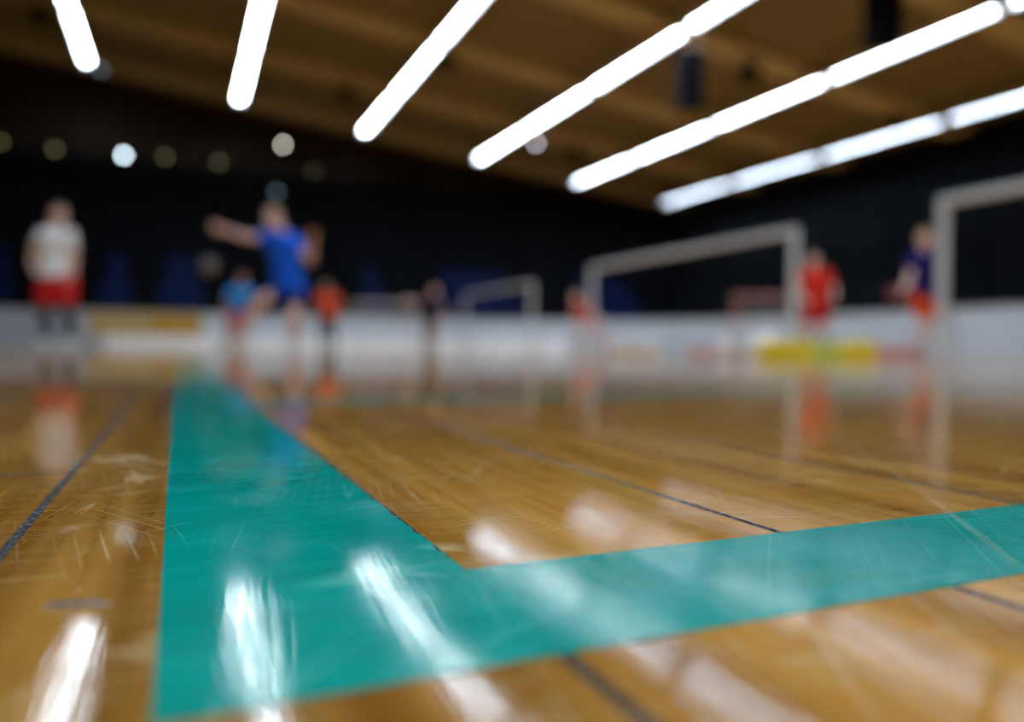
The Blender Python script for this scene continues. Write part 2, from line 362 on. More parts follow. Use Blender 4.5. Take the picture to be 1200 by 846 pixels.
o = obj('floor_line', bm, M['green']); tag(o, 'wide green line forming a corner on the varnished plank floor, close up', 'floor line')
o = obj('floor_line', slab([(Rx + .0004, .557), (3.2, .557), (3.2, .598), (Rx + .0004, .598)], 0.0, T), M['green'])
tag(o, 'green line crossing the floor behind the wide green corner, joining its long arm', 'floor line')
# thin see-through pale stripe across the plank and the green line on the right
bm = bmesh.new(); prev = None
sp_ = [(.2900, .2745), (.2611, .2326), (.2220, .1810), (.1843, .1357), (.1650, .1125), (.1502, .0956)]
for i, (x, y) in enumerate(sp_):
    w = (.0012, .0011, .0009, .0009, .0009, .0009)[i]
    row = [bm.verts.new((x - w, y + w * .6, T + .00006)), bm.verts.new((x + w, y - w * .6, T + .00006))]
    if prev: bm.faces.new((prev[0], prev[1], row[1], row[0]))
    prev = row
o = obj('floor_stripe', bm, M['stripe'], floor); o['label'] = 'long pale straight stripe'

# ------------------------------------------------------------------ ceiling lights: six rows hung along the hall
def make_light():
    root = empty('ceiling_light')
    bm = bx(-.115, .115, -4.40, -.10, .03, .10, bev=.012)              # open-bottomed channel with side skirts
    obj('housing', bm, M['housing'], root)
    for sx in (-1, 1): obj('side_skirt', bx(sx * .107 - .006, sx * .107 + .006, -4.40, -.10, -.052, .0298), M['cap'], root)
    obj('diffuser', bx(-.085, .085, -4.31, -.19, .004, .029, bev=.008), M['lamp'], root)
    for ya, yb in ((-.135, -.10), (-4.40, -4.365)):
        obj('end_cap', bx(-.098, .098, ya, yb, -.046, .029, bev=.006), M['cap'], root)
    for y in (-.6, -3.9):
        obj('hanger', tube(bmesh.new(), [(0, y, .10), (0, y, .40)], [.006, .006], seg=6), M['wire'], root)
    return root
light0 = make_light()
ROWS = [(-2.78, 9.08, 'leftmost'), (1.82, 8.5, 'second'), (6.14, 7.95, 'third'), (10.64, 7.42, 'fourth'), (14.98, 6.92, 'fifth'), (19.37, 6.45, 'rightmost')]
ORD = ['farthest', 'second farthest', 'third farthest', 'fourth farthest', 'fifth farthest', 'sixth farthest', 'unseen seventh farthest', 'unseen eighth farthest']
first = True
for n_, z_, rn in ROWS:
    for k in range(8):  # rows run on unseen behind the camera, added to light the players' fronts
        loc = (n_, 28.0 - 4.5 * k, z_)
        if first: o = light0; o.location = loc; first = False
        else: o = dup(light0, loc)
        tag(o, f'{ORD[k]} long white ceiling light of the {rn} light row' + ('' if rn in ('leftmost', 'rightmost') else ' from the left'), 'ceiling light', 'ceiling lights in six long rows')

# ------------------------------------------------------------------ curtains
NTH = ['first', 'second', 'third', 'fourth', 'fifth', 'sixth', 'seventh', 'eighth', 'ninth', 'tenth']
def curtain_mesh(wid, hgt, seed, m):
    rnd = random.Random(seed); bm = bmesh.new(); N = 60; rows = []
    ph = [rnd.uniform(0, 6.28) for _ in range(3)]
    for j, z in enumerate((0.02, hgt * .5, hgt)):
        amp = (0.10, 0.09, 0.06)[j]
        rows.append([bm.verts.new((wid * (i / N - .5), amp * (math.sin(i / N * 2 * PI * 11 + ph[0]) + .5 * math.sin(i / N * 2 * PI * 5 + ph[1])) * .7, z)) for i in range(N + 1)])
    for a, b in zip(rows, rows[1:]):
        for i in range(N): bm.faces.new((a[i], a[i + 1], b[i + 1], b[i]))
    r_ = bmesh.ops.solidify(bm, geom=bm.faces[:], thickness=0.006)
    me = bpy.data.meshes.new('curtain_panel'); bm.to_mesh(me); bm.free(); me.materials.append(m)
    me.polygons.foreach_set('use_smooth', [True] * len(me.polygons)); return me
cb = [curtain_mesh(3.95, 6.5, s, M['curtain_back_lit']) for s in (1, 2, 3)]
for i in range(9):
    o = bpy.data.objects.new('curtain_panel', cb[i % 3]); COL.objects.link(o); o.location = (-12.5 + 4.0 * i, 30.32, 0)
    tag(o, f'{NTH[8 - i]} black floor-length curtain panel from the far right corner along the far wall', 'curtain', 'black curtains along the far wall')
cr = [curtain_mesh(3.95, 6.42, s, M['curtain']) for s in (4, 5, 6)]
for i in range(9):
    o = bpy.data.objects.new('curtain_panel', cr[i % 3]); COL.objects.link(o); o.location = (21.2, 28.0 - 4.0 * i, 0); o.rotation_euler = (0, 0, PI / 2)
    tag(o, f'{NTH[i]} black floor-length curtain panel from the far right corner along the side wall', 'curtain', 'black curtains along the right wall')

# ------------------------------------------------------------------ rink boards
RB, RN, RAD, BH = 26.8, 17.4, 7.5, 1.1
path = []
x = -14.4
while x < RN - RAD - 0.01: path.append((x, RB)); x += (RN - RAD + 14.4) / 12
for k in range(7):
    a = PI / 2 * (1 - k / 6); path.append((RN - RAD + RAD * math.cos(a), RB - RAD + RAD * math.sin(a)))
y = RB - RAD
while y > -4: y -= 2.05; path.append((RN, y))
rink = empty('rink_barrier', (0, 0, 0), label='long low grey rink barrier with rounded corner running round the hall floor', cat='barrier')
def strip(a, b, t0, t1, z0, z1, inset=0.01):
    A, B = Vector((*a, 0)), Vector((*b, 0)); d = (B - A).normalized(); nn = Vector((-d.y, d.x, 0))
    A = A + d * inset; B = B - d * inset
    bm = bmesh.new(); v = []
    for z in (z0, z1):
        for p in (A + nn * t0, B + nn * t0, B + nn * t1, A + nn * t1): v.append(bm.verts.new((p.x, p.y, z)))
    for fc in ((0, 1, 2, 3), (4, 5, 6, 7), (0, 1, 5, 4), (1, 2, 6, 5), (2, 3, 7, 6), (3, 0, 4, 7)): bm.faces.new([v[i] for i in fc])
    return bm
for a, b in zip(path, path[1:]):
    mx = (a[0] + b[0]) / 2
    less_lit = mx < -3.2  # left-end panels take the darker colour that stands for less light
    pn = obj('board_panel', strip(a, b, 0, .05, 0.02, BH - .04), M['board_less_lit' if less_lit else 'board'], rink)
    white = -3.2 < mx < 13.5
    k_ = obj('kick_plate', strip(a, b, -.022, -.001, 0.0, .34), M['kick_white' if white else ('board_less_lit' if less_lit else 'board')], pn)
    if white: k_['label'] = 'white kick plate'
    obj('top_rail', strip(a, b, -.02, .07, BH - .039, BH, 0.003), M['rail'], pn)
for xa, xb, mm, lb in ((-2.68, -1.08, 'tan_ad', 'tan yellow banner on the rink barrier, left of the darker golden banner'), (-1.04, 0.6, 'yellow_ad', 'dark golden yellow banner on the rink barrier, right of the tan banner')):
    o = obj('banner', bx(xa, xb, RB - .014, RB - .002, .345, 1.04), M[mm]); tag(o, lb, 'banner', 'yellow banners on the barrier')

# ------------------------------------------------------------------ stand with blue seats behind the far barrier
st = empty('grandstand', (0, 0, 0), label='dark stepped grandstand behind the far rink barrier', cat='grandstand')
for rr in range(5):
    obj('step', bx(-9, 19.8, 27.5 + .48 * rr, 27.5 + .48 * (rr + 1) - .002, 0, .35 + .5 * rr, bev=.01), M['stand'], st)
def seat_mesh():
    bm = bmesh.new(); prev = None
    prof = [(-.30, .40, .20), (-.28, .44, .22), (-.10, .42, .225), (0.08, .41, .22), (.14, .45, .22), (.17, .62, .22), (.20, .80, .205), (.215, .84, .17)]
    for yy, zz, hw in prof:
        row = [bm.verts.new((t * hw, yy - .03 * (1 - t * t) * 0 + .02 * t * t * (1 if zz < .45 else -1), zz + (.02 * t * t if zz < .45 else 0))) for t in (-1, -.5, 0, .5, 1)]
        if prev:
            for k in range(4): bm.faces.new((prev[k], prev[k + 1], row[k + 1], row[k]))
        prev = row
    bmesh.ops.solidify(bm, geom=bm.faces[:], thickness=0.02)
    box(bm, -.04, .04, -.02, .06, 0, .40)
    me = bpy.data.meshes.new('stand_seat'); bm.to_mesh(me); bm.free(); me.materials.append(M['seat']); return me
sm = seat_mesh()
BLOCKS = [(-6.6, -4.9, 'left of the white-shirted player'), (-2.65, -1.45, 'just right of the white-shirted player'), (-0.9, 0.9, 'left of the arms-out player in blue'),
          (6.1, 7.5, 'left of the farthest goal frame'), (9.3, 13.2, 'behind the farthest goal frame'), (15.8, 18.9, 'behind the middle goal frame')]
for xa, xb, where in BLOCKS:
    n = int((xb - xa) / .5)
    for rr in range(5):
        m_ = max(1, n - (1 if rr >= 3 else 0))
        for k in range(m_):
            o = bpy.data.objects.new('stand_seat', sm); COL.objects.link(o)
            o.location = ((xa + xb) / 2 + (k - (m_ - 1) / 2) * .5, 27.5 + .48 * rr + .31, .351 + .5 * rr)
            tag(o, f'blue seat, {NTH[k]} from left, {NTH[rr]} row up, block {where}', 'seat', 'blue seats in the block ' + where)

# ------------------------------------------------------------------ goal frames
def goal(y_near, y_far, n_, label, ht=2.0):
    g = empty('goal_frame', (n_, (y_near + y_far) / 2, 0), label=label, cat='goal frame'); hl = (y_far - y_near) / 2
    for s in (-1, 1):
        p = obj('post', bx(-.05, .05, s * hl - .05, s * hl + .05, 0.012, ht - .1002, bev=.012), M['goal'], g)
        obj('foot', bx(-.09, .40, s * hl - .06, s * hl + .06, 0, .011), M['goal'], g)
        obj('stay', tube(bmesh.new(), [(.38, s * hl, .02), (.05, s * hl, .75)], [.012, .012], seg=8), M['wire'], g)
    obj('crossbar', bx(-.05, .05, -hl - .05, hl + .05, ht - .10, ht, bev=.012), M['goal'], g)
    return g
goal(9.31, 15.83, 9.0, 'pale grey wide goal frame in the middle, beside the player in red')
goal(0.3, 6.68, 8.93, 'pale grey wide goal frame at the right picture edge, its post before the navy-shirted player')
goal(20.5, 26.3, 9.6, 'small-looking pale grey goal frame farthest away, near the far barrier')
def small_goal(loc, rz, label, tube_m):
    g = empty('small_goal', loc, rz, label, 'goal', 'small netted goals'); w, h_, d_ = .8, 1.2, .6
    for s in (-1, 1):
        obj('post', tube(bmesh.new(), [(s * w, 0, 0), (s * w, 0, h_)], [.022, .022], seg=10), tube_m, g)
        obj('base_bar', tube(bmesh.new(), [(s * w, .03, .036), (s * w, d_, .036)], [.03, .03], seg=10), tube_m, g)
    obj('crossbar', tube(bmesh.new(), [(-w - .03, 0, h_), (w + .03, 0, h_)], [.022, .022], seg=10), tube_m, g)
    bm = bmesh.new()
    for i in range(17):
        xx = -w + 2 * w * i / 16
        tube(bm, [(xx, .02, h_), (xx, .25, h_ - .05), (xx, d_, .05)], [.003] * 3, seg=4)
    for j in range(13):
        t = j / 12; yy, zz = (.02 + .23 * t * 4, h_ - .05 * t * 4) if t < .25 else (.25 + (d_ - .25) * (t - .25) / .75, h_ - .05 - (h_ - .1) * (t - .25) / .75)
        tube(bm, [(-w, yy, zz), (w, yy, zz)], [.003] * 2, seg=4)
    nt_ = obj('net', bm, M['net'], g); nt_['kind'] = 'stuff'
    return g
small_goal((5.0, 20.0, 0), -.35, 'small white netted goal beside the farthest player with an outstretched arm', M['goal'])
small_goal((11.6, 12.6, 0), -.5, 'small red netted goal behind the player in red', M['goal_red'])

# ------------------------------------------------------------------ things under the ceiling
def speaker(loc, label, s=1.0):
    zc = ceil_z(loc[0]); g = empty('hanging_speaker', (loc[0], loc[1], loc[2]), -.3, label, 'loudspeaker', 'black hanging loudspeakers')
    for k in range(3):
        z0 = -.62 + .43 * k
        c_ = obj('cabinet', bx(-.30 * s, .30 * s, -.24, .24, z0, z0 + .41, bev=.03), M['black'], g)
        obj('grille', bx(-.26 * s, .26 * s, -.262, -.242, z0 + .03, z0 + .38, bev=.006), M['grille'], c_)
    obj('top_frame', bx(-.25, .25, -.06, .06, .67, .72), M['wire'], g)
    for sx in (-.2, .2):
        obj('cable', tube(bmesh.new(), [(sx, 0, .72), (sx, 0, zc - loc[2] - .03 - sx * .12)], [.008, .008], seg=6), M['wire'], g)
speaker((10.47, 14.10, 6.07), 'black loudspeaker stack hanging between the fourth and fifth light rows', .9)
speaker((12.77, 10.93, 7.05 - .35), 'black loudspeaker stack hanging nearest, cut off by the top picture edge')
for px, py, lb in ((4.82, 24.57, 'right of the second light row, on a far beam'), (13.2, 24.57, 'below the fourth light row, on a far beam'), (13.4, 15.51, 'between the fourth and fifth light rows, right of the hanging loudspeaker'),
                   (6.7, 20.04, 'between the third and fourth light rows'), (18.7, 15.51, 'between the fifth and rightmost light rows'), (-3.6, 24.57, 'left of the leftmost light row')):
    zb = ceil_z(px) - .24
    g = empty('round_ceiling_speaker', (px, py, zb), 0, 'black round ceiling speaker ' + lb, 'loudspeaker', 'round black ceiling speakers')
    obj('bracket', tube(bmesh.new(), [(0, 0, .02), (0, 0, -.12)], [.03, .03], seg=8), M['wire'], g)
    obj('shell', tube(bmesh.new(), [(0, 0, -.12), (0, 0, -.18), (0, 0, -.42), (0, 0, -.46)], [.10, .22, .27, .25], seg=20), M['black'], g, smooth=True)
    obj('grille', tube(bmesh.new(), [(0, 0, -.461), (0, 0, -.475)], [.24, .23], seg=20), M['grille'], g)
def spot(loc, m, label, rad=.07, rod=.20):
    g = empty('spotlight', loc, .25, label, 'spotlight', 'small spotlights at the far end')
    obj('can', tube(bmesh.new(), [(0, .16, .0), (0, .12, 0), (0, -.10, -.0)], [.05, rad + .02, rad + .025], side=(1, 0, 0), seg=16), M['black'], g)
    obj('lens', tube(bmesh.new(), [(0, -.101, 0), (0, -.115, 0)], [rad, rad * .8], side=(1, 0, 0), seg=16), M[m], g)
    obj('bracket', tube(bmesh.new(), [(0, .0, rad), (0, .02, rod)], [.012, .012], seg=6), M['wire'], g)
spot((-1.89, 30.0, 6.68), 'spot_cool', 'small bright bluish spotlight on the rail above the far curtain', .082)
spot((3.5, 30.0, 7.66), 'spot_warm', 'small warm white spotlight high on the far gable wall', .062)
spot((-0.57, 30.0, 6.76), 'spot_olive', 'small dim yellowish spotlight just right of the bright bluish one')
spot((1.22, 30.0, 6.76), 'spot_olive', 'small dim yellowish spotlight below the end of the second light row')
spot((-3.98, 30.0, 6.66), 'spot_olive', 'small dim yellowish spotlight left of the bright bluish one')
spot((-5.53, 30.0, 6.72), 'spot_olive', 'small dim yellowish spotlight at the left picture edge')
spot((4.63, 30.0, 6.78), 'spot_olive', 'small dim yellowish spotlight below the warm white one', .05)
spot((3.26, 30.0, 5.85), 'spot_dim', 'small faint blue spotlight above the head of the arms-out player', .08, .74)
spot((11.7, 24.9, 7.43), 'spot_lilac', 'small lilac white spotlight hanging under the fourth light row', .06, .50)
spot((-2.5, 28.9, 9.22), 'spot_dim', 'small faint blue spotlight at the end of the leftmost light row', .08, .40)

# ------------------------------------------------------------------ low things on the floor at the right
def foam(name, loc, rz, lx, ly, lz, m, label, grp='low foam blocks on the floor'):
    o = obj(name, bx(-lx / 2, lx / 2, -ly / 2, ly / 2, 0, lz, bev=.012), M[m]); o.location = loc; o.rotation_euler = (0, 0, rz)
    tag(o, label, 'foam block', grp); return o
RZ = -.4
foam('foam_block', (3.073, 4.769, 0), RZ, .34, .2, .09, 'foam_c', 'low cream foam block lying on the floor, leftmost of the row of blocks')
foam('foam_block', (3.62, 4.70, 0), RZ, .16, .14, .06, 'foam_p', 'low small pink foam block lying left of the white balls')
foam('foam_block', (4.099, 4.32, 0), RZ, .32, .2, .105, 'foam_y', 'wider low yellow foam block lying just right of the white balls')
foam('foam_block', (4.42, 4.269, 0), RZ, .16, .2, .095, 'foam_l', 'low lime foam block lying between the two yellow ones')
foam('foam_block', (4.60, 4.118, 0), RZ, .20, .2, .105, 'foam_y', 'low yellow foam block lying between the lime and the pink one')
foam('foam_block', (4.93, 4.055, 0), RZ, .27, .2, .08, 'foam_p', 'low long pink foam block lying rightmost of the row of blocks')
def ball(loc, r_, m, label):
    bm = bmesh.new(); bmesh.ops.create_icosphere(bm, subdivisions=4, radius=r_)
    for v in bm.verts:                                   # shallow seams
        c_ = v.co.normalized(); s_ = min(abs(c_.x + .5 * math.sin(3 * c_.z)), abs(c_.y - .4 * math.sin(2.5 * c_.x)), abs(c_.z))
        if s_ < .05: v.co *= 1 - .02 * (1 - s_ / .05)
    o = obj('ball', bm, M[m], smooth=True); o.location = loc; tag(o, label, 'ball'); return o
ball((3.658, 4.46, .06), .06, 'ball_w', 'small white ball on the floor, left one of the two near the yellow blocks')
ball((3.855, 4.41, .06), .06, 'ball_w', 'small white ball on the floor, right beside the yellow block')
ball((7.80, 8.60, .15), .15, 'ball_w', 'large white ball on the floor near the foot of the middle goal post')
ball((0.331, 10.792, 1.084), .105, 'ball_g', 'pale grey ball in the air left of the arms-out player')
# ------------------------------------------------------------------ people
def remeshed(bm, voxel, smooth_iter=3, fac=0.5):
    me = bpy.data.meshes.new('tmp'); bm.to_mesh(me); bm.free()
    o = bpy.data.objects.new('tmp', me); COL.objects.link(o)
    m = o.modifiers.new('r', 'REMESH'); m.mode = 'VOXEL'; m.voxel_size = voxel
    if smooth_iter:
        s = o.modifiers.new('s', 'SMOOTH'); s.iterations = smooth_iter; s.factor = fac
    dg = bpy.context.evaluated_depsgraph_get(); dg.update()
    out = bpy.data.meshes.new_from_object(o.evaluated_get(dg))
    bpy.data.objects.remove(o); bpy.data.meshes.remove(me)
    out.polygons.foreach_set('use_smooth', [True] * len(out.polygons))
    return out
def V(p): return Vector(p)
def head_frame(face):
    fy = V(face).normalized(); fx = fy.cross(V((0, 0, 1))).normalized(); fz = fx.cross(fy)
    return Matrix((fx, fy, fz)).transposed()          # columns: person's right, face direction, up
def hand(bm, wrist, d, palm, s, curl):
    """palm and five fingers growing from the wrist along d; palm = palm normal"""
    d = V(d).normalized(); n = V(palm); n = (n - d * n.dot(d)).normalized(); w = d.cross(n)
    rounded(bm, [wrist, wrist + d * .05 * s, wrist + d * .092 * s], [(.022 * s, .018 * s), (.040 * s, .017 * s), (.041 * s, .014 * s)], side=w, seg=10)
    for k, (off, ln) in enumerate(((-.030, .068), (-.010, .078), (.011, .073), (.031, .057))):
        p = wrist + d * .088 * s + w * off * s; a = 0.12; q = [p]; spread = off * 1.6
        for seg, fr in enumerate((.45, .32, .23)):
            a += curl * (.45, .8, .6)[seg]
            dd = (d * math.cos(a) + n * math.sin(a) + w * spread).normalized(); q.append(q[-1] + dd * ln * fr * s)
        rounded(bm, q, [.0098 * s, .0095 * s, .0088 * s, .0078 * s], seg=8)
    p = wrist + d * .030 * s - w * .030 * s
    q = [p, p + (d * .55 - w * .8 + n * .25).normalized() * .042 * s]; q.append(q[1] + (d * .9 - w * .3 + n * .4).normalized() * .034 * s); q.append(q[2] + (d * .95 + n * .4).normalized() * .024 * s)
    rounded(bm, q, [.0135 * s, .0118 * s, .0105 * s, .0088 * s], seg=8)
def add_head(bm, c, F, s):
    def P(x, y, z): return c + F @ V((x * s, y * s, z * s))
    ellipsoid(bm, P(0, -.012, .022), (.076 * s, .094 * s, .098 * s), F, 20, 14)      # skull
    ellipsoid(bm, P(0, .020, -.040), (.062 * s, .068 * s, .075 * s), F, 16, 12)      # face and jaw
    ellipsoid(bm, P(0, .060, -.098), (.026 * s, .020 * s, .020 * s), F, 10, 8)       # chin
    ellipsoid(bm, P(0, .074, .022), (.052 * s, .016 * s, .013 * s), F, 10, 8)        # brow
    tube(bm, [P(0, .078, .012), P(0, .092, -.014), P(0, .104, -.036), P(0, .090, -.046)], [.008 * s, .012 * s, .017 * s, .012 * s], side=F @ V((1, 0, 0)), seg=8)
    for sx in (-1, 1):
        ellipsoid(bm, P(sx * .044, .058, -.024), (.020 * s, .016 * s, .015 * s), F, 10, 8)   # cheek
        ellipsoid(bm, P(sx * .078, -.008, -.010), (.009 * s, .019 * s, .032 * s), F, 10, 8)  # ear
    tube(bm, [P(-.024, .083, -.068), P(0, .090, -.067), P(.024, .083, -.068)], [.006 * s, .0085 * s, .006 * s], seg=6)  # mouth
def head_parts(root, c, F, s, hair, long=0.0):
    def P(x, y, z): return c + F @ V((x * s, y * s, z * s))
    for sx in (-1, 1):
        bm = bmesh.new(); ellipsoid(bm, P(sx * .031, .0735, .001), (.0112 * s,) * 3, None, 10, 8); e = obj('eye', bm, M['eye'], root, True)
        bm = bmesh.new(); ellipsoid(bm, P(sx * .031, .0818, .001), (.0066 * s, .0040 * s, .0066 * s), F, 8, 6); obj('iris', bm, M['iris'], e, True)
    bm = bmesh.new(); tube(bm, [P(-.024, .0885, -.068), P(0, .0985, -.067), P(.024, .0885, -.068)], [.003 * s, .0055 * s, .003 * s], seg=6); obj('lips', bm, M['lips'], root, True)
    bm = bmesh.new(); rnd = random.Random(4)
    bmesh.ops.create_uvsphere(bm, u_segments=22, v_segments=16, radius=1)
    kill = []
    for v in bm.verts:
        x, y, z = v.co; j = 1 + rnd.uniform(-.02, .03)
        low = -.55 - long if y < -.1 else (-.05 if y < .45 else .42)
        if z < low: kill.append(v)
        v.co = P(x * .086 * j, -.012 + y * .102 * j, .026 + z * .104 * j)
    bmesh.ops.delete(bm, geom=kill, context='VERTS')
    bmesh.ops.solidify(bm, geom=bm.faces[:], thickness=.012 * s)
    obj('hair', bm, hair, root, True)
def make_person(label, loc, J, face, chest, shirt, shorts, shoe, skin, hair, sock=None, long_legs=False, sleeve=.62, long_sleeve=False, s=1.0, curl=(.5, .5), palms=None, toes=None, fat=1.0, long_hair=0.0, rz=-.4124, hem=.78, sock_top=.22):
    """joints J in metres: x to the picture right, y away from the camera, z up; left/right = side in the picture"""
    root = empty('person', loc, rz, label, 'person')
    J = {k: V(v) for k, v in J.items()}
    J['neck'].z += .03; J['shL'].z += .035; J['shR'].z += .035; hs = s * 1.08
    cd = V(chest); cd.z = 0; cd.normalize()
    up = (J['neck'] - J['pelvis']).normalized(); side = cd.cross(up).normalized() if True else None
    pel, nk = J['pelvis'], J['neck']
    mid = pel.lerp(nk, .45) + cd * .01; ch = pel.lerp(nk, .76) + cd * .02
    F = head_frame(face); hc = J['head']
    fs = s * fat
    torso_p = [pel - up * .09 * s, pel, mid, ch, pel.lerp(nk, .93), nk]
    torso_r = [(.13 * fs, .10 * fs), (.155 * fs, .115 * fs), (.14 * fs, .105 * fs), (.165 * fs, .12 * fs), (.13 * fs, .085 * fs), (.06 * s, .058 * s)]
    bm = bmesh.new()
    rounded(bm, torso_p, torso_r, side=side, seg=16)
    rounded(bm, [nk - up * .05 * s, nk + (hc - nk) * .45, hc + F @ V((0, -.02, -.03)) * s], [.062 * s, .056 * s, .055 * s], seg=12)
    add_head(bm, hc, F, hs)
    for q in 'LR':
        sh, el, ha = J['sh' + q], J['el' + q], J['ha' + q]
        fd = (ha - el).normalized(); wr_ = ha - fd * .055 * s
        root_ = pel.lerp(nk, .86)
        rounded(bm, [root_.lerp(sh, .5), sh, sh.lerp(el, .4), el, el.lerp(wr_, .3), wr_], [.065 * s, .060 * s, .050 * s, .040 * s, .041 * s, .026 * s], seg=12)
        pn = (palms or {}).get(q, (0, -1, 0)); hand(bm, wr_, fd, pn, s, curl[0 if q == 'L' else 1])
        hp, kn, an = J['hip' + q], J['kn' + q], J['an' + q]
        rounded(bm, [hp, hp.lerp(kn, .35), kn, kn.lerp(an, .3) - cd * .012, an], [.095 * fs, .083 * fs, .058 * s, .058 * s, .037 * s], seg=14)
        td = V((toes or {}).get(q, cd)); td.z = 0; td.normalize()
        rounded(bm, [an - td * .03 * s + V((0, 0, -.03 * s)), an + td * .07 * s - V((0, 0, .045 * s)), an + td * .15 * s - V((0, 0, .055 * s))], [.034 * s, .034 * s, .024 * s], seg=10)
    body = link_mesh('body', remeshed(bm, .0085, 2), skin, root)
    head_parts(root, hc, F, hs, hair, long_hair)
    # shirt
    bm = bmesh.new(); g_ = .016
    sp_ = [pel - up * .055 * s] + torso_p[1:5]; sr_ = [(torso_r[1][0] + .040, torso_r[1][1] + .042)] + [(torso_r[1][0] + .034, torso_r[1][1] + .034)] + [(a + g_, b + g_) for a, b in torso_r[2:5]]
    tube(bm, sp_ + [nk - up * .01], sr_ + [(.072 * s, .070 * s)], side=side, seg=18)
    for q in 'LR':
        sh, el, ha = J['sh' + q], J['el' + q], J['ha' + q]
        if long_sleeve:
            w_ = ha - (ha - el).normalized() * .07 * s
            rounded(bm, [pel.lerp(nk, .86).lerp(sh, .5), sh, el, w_], [.08 * s, .076 * s, .058 * s, .042 * s], seg=12)
        else: tube(bm, [pel.lerp(nk, .86).lerp(sh, .4), sh, sh.lerp(el, sleeve)], [.085 * s, .078 * s, .074 * s], seg=14)
    link_mesh('shirt', remeshed(bm, .012, 2), shirt, root)
    # shorts or trousers
    bm = bmesh.new()
    tube(bm, [pel - up * .22 * s, pel - up * .15 * s, pel - up * .03 * s, pel + up * .05 * s], [(.07 * fs, .07 * fs), (.145 * fs, .125 * fs), (.155 * fs + .012, .118 * fs + .014), (.15 * fs + .008, .11 * fs + .008)], side=side, seg=16)
    for q in 'LR':
        hp, kn, an = J['hip' + q], J['kn' + q], J['an' + q]
        if long_legs: rounded(bm, [hp, kn, an.lerp(kn, .12)], [.115 * fs, .080 * s, .062 * s], seg=14)
        else: tube(bm, [hp + (hp - kn).normalized() * .10, hp + (hp - kn).normalized() * .04, hp.lerp(kn, .3), hp.lerp(kn, hem)], [.07 * fs, .112 * fs, .112 * fs, .105 * fs], seg=14)
    link_mesh('trousers' if long_legs else 'shorts', remeshed(bm, .012, 2), shorts, root)
    for q in 'LR':
        kn, an = J['kn' + q], J['an' + q]
        td = V((toes or {}).get(q, cd)); td.z = 0; td.normalize(); w = td.cross(V((0, 0, 1)))
        if sock and not long_legs:
            bm = bmesh.new(); tube(bm, [kn.lerp(an, sock_top) - cd * .01, kn.lerp(an, .4) - cd * .012, an], [(.078 if sock_top < 0 else .066) * s, .067 * s, .046 * s], seg=14); obj('sock', bm, sock, root, True)
        b0 = V((an.x, an.y, an.z))
        bm = bmesh.new(); zb = an.z - .085 * s
        def Q(f_, h_): return V((an.x, an.y, zb)) + td * f_ * s + V((0, 0, h_ * s))
        rounded(bm, [Q(-.062, .05), Q(-.02, .06), Q(.04, .055), Q(.10, .045), Q(.16, .036)], [(.038 * s, .046 * s), (.042 * s, .052 * s), (.044 * s, .046 * s), (.048 * s, .036 * s), (.040 * s, .028 * s)], side=w, seg=14)
        rounded(bm, [Q(-.02, .06), Q(-.015, .115)], [.047 * s, .043 * s], seg=12)
        sh_ = link_mesh('shoe', remeshed(bm, .010, 1), shoe, root)
        bm = bmesh.new(); n_ = 18; lo = []; hi = []
        for k in range(n_):
            t = 2 * PI * k / n_; ff = .042 + .150 * math.cos(t); ww = (.048 + .006 * math.cos(t)) * math.sin(t)
            p = Q(ff, 0) + w * ww * s; lo.append(bm.verts.new(p)); hi.append(bm.verts.new(p + V((0, 0, .026 * s))))
        for k in range(n_): bm.faces.new((lo[k], lo[(k + 1) % n_], hi[(k + 1) % n_], hi[k]))
        bm.faces.new(lo[::-1]); bm.faces.new(hi); obj('sole', bm, M['sole'] if shoe.node_tree.nodes['Principled BSDF'].inputs['Base Color'].default_value[0] > .4 else M['dark_sole'], sh_)
    return root
# shorthand: joints are measured (x, y, z) in metres at each person's own spot
AZ = .088
make_person('person in white t-shirt, red shorts and dark socks standing with a hand on hip', (-1.43, 11.05, 0),
    dict(head=(.02, -.02, 1.66), neck=(-.03, .0, 1.48), pelvis=(-.01, 0, .93), shL=(-.20, .04, 1.41), shR=(.16, -.05, 1.41), elL=(-.40, .12, 1.16), haL=(-.27, -.02, .94), elR=(.22, -.02, 1.12), haR=(.19, -.12, .86),
         hipL=(-.11, 0, .87), hipR=(.09, 0, .87), knL=(-.16, -.03, .48), knR=(.12, -.03, .48), anL=(-.17, .03, AZ), anR=(.14, .03, AZ)),
    (.75, -.66, -.08), (.35, -.94, 0), cloth('white_shirt_cloth', (.84, .90, 1.0)), cloth('red_shorts_cloth', (.60, .015, .02)), cloth('white_shoe_leather', (.75, .75, .75)), M['skin'], M['hair_brown'], sock=cloth('dark_sock_cloth', (.03, .035, .05)), sock_top=-.12, hem=.85, fat=1.1, palms={'L': (1, 0, 0), 'R': (-1, 0, 0)})
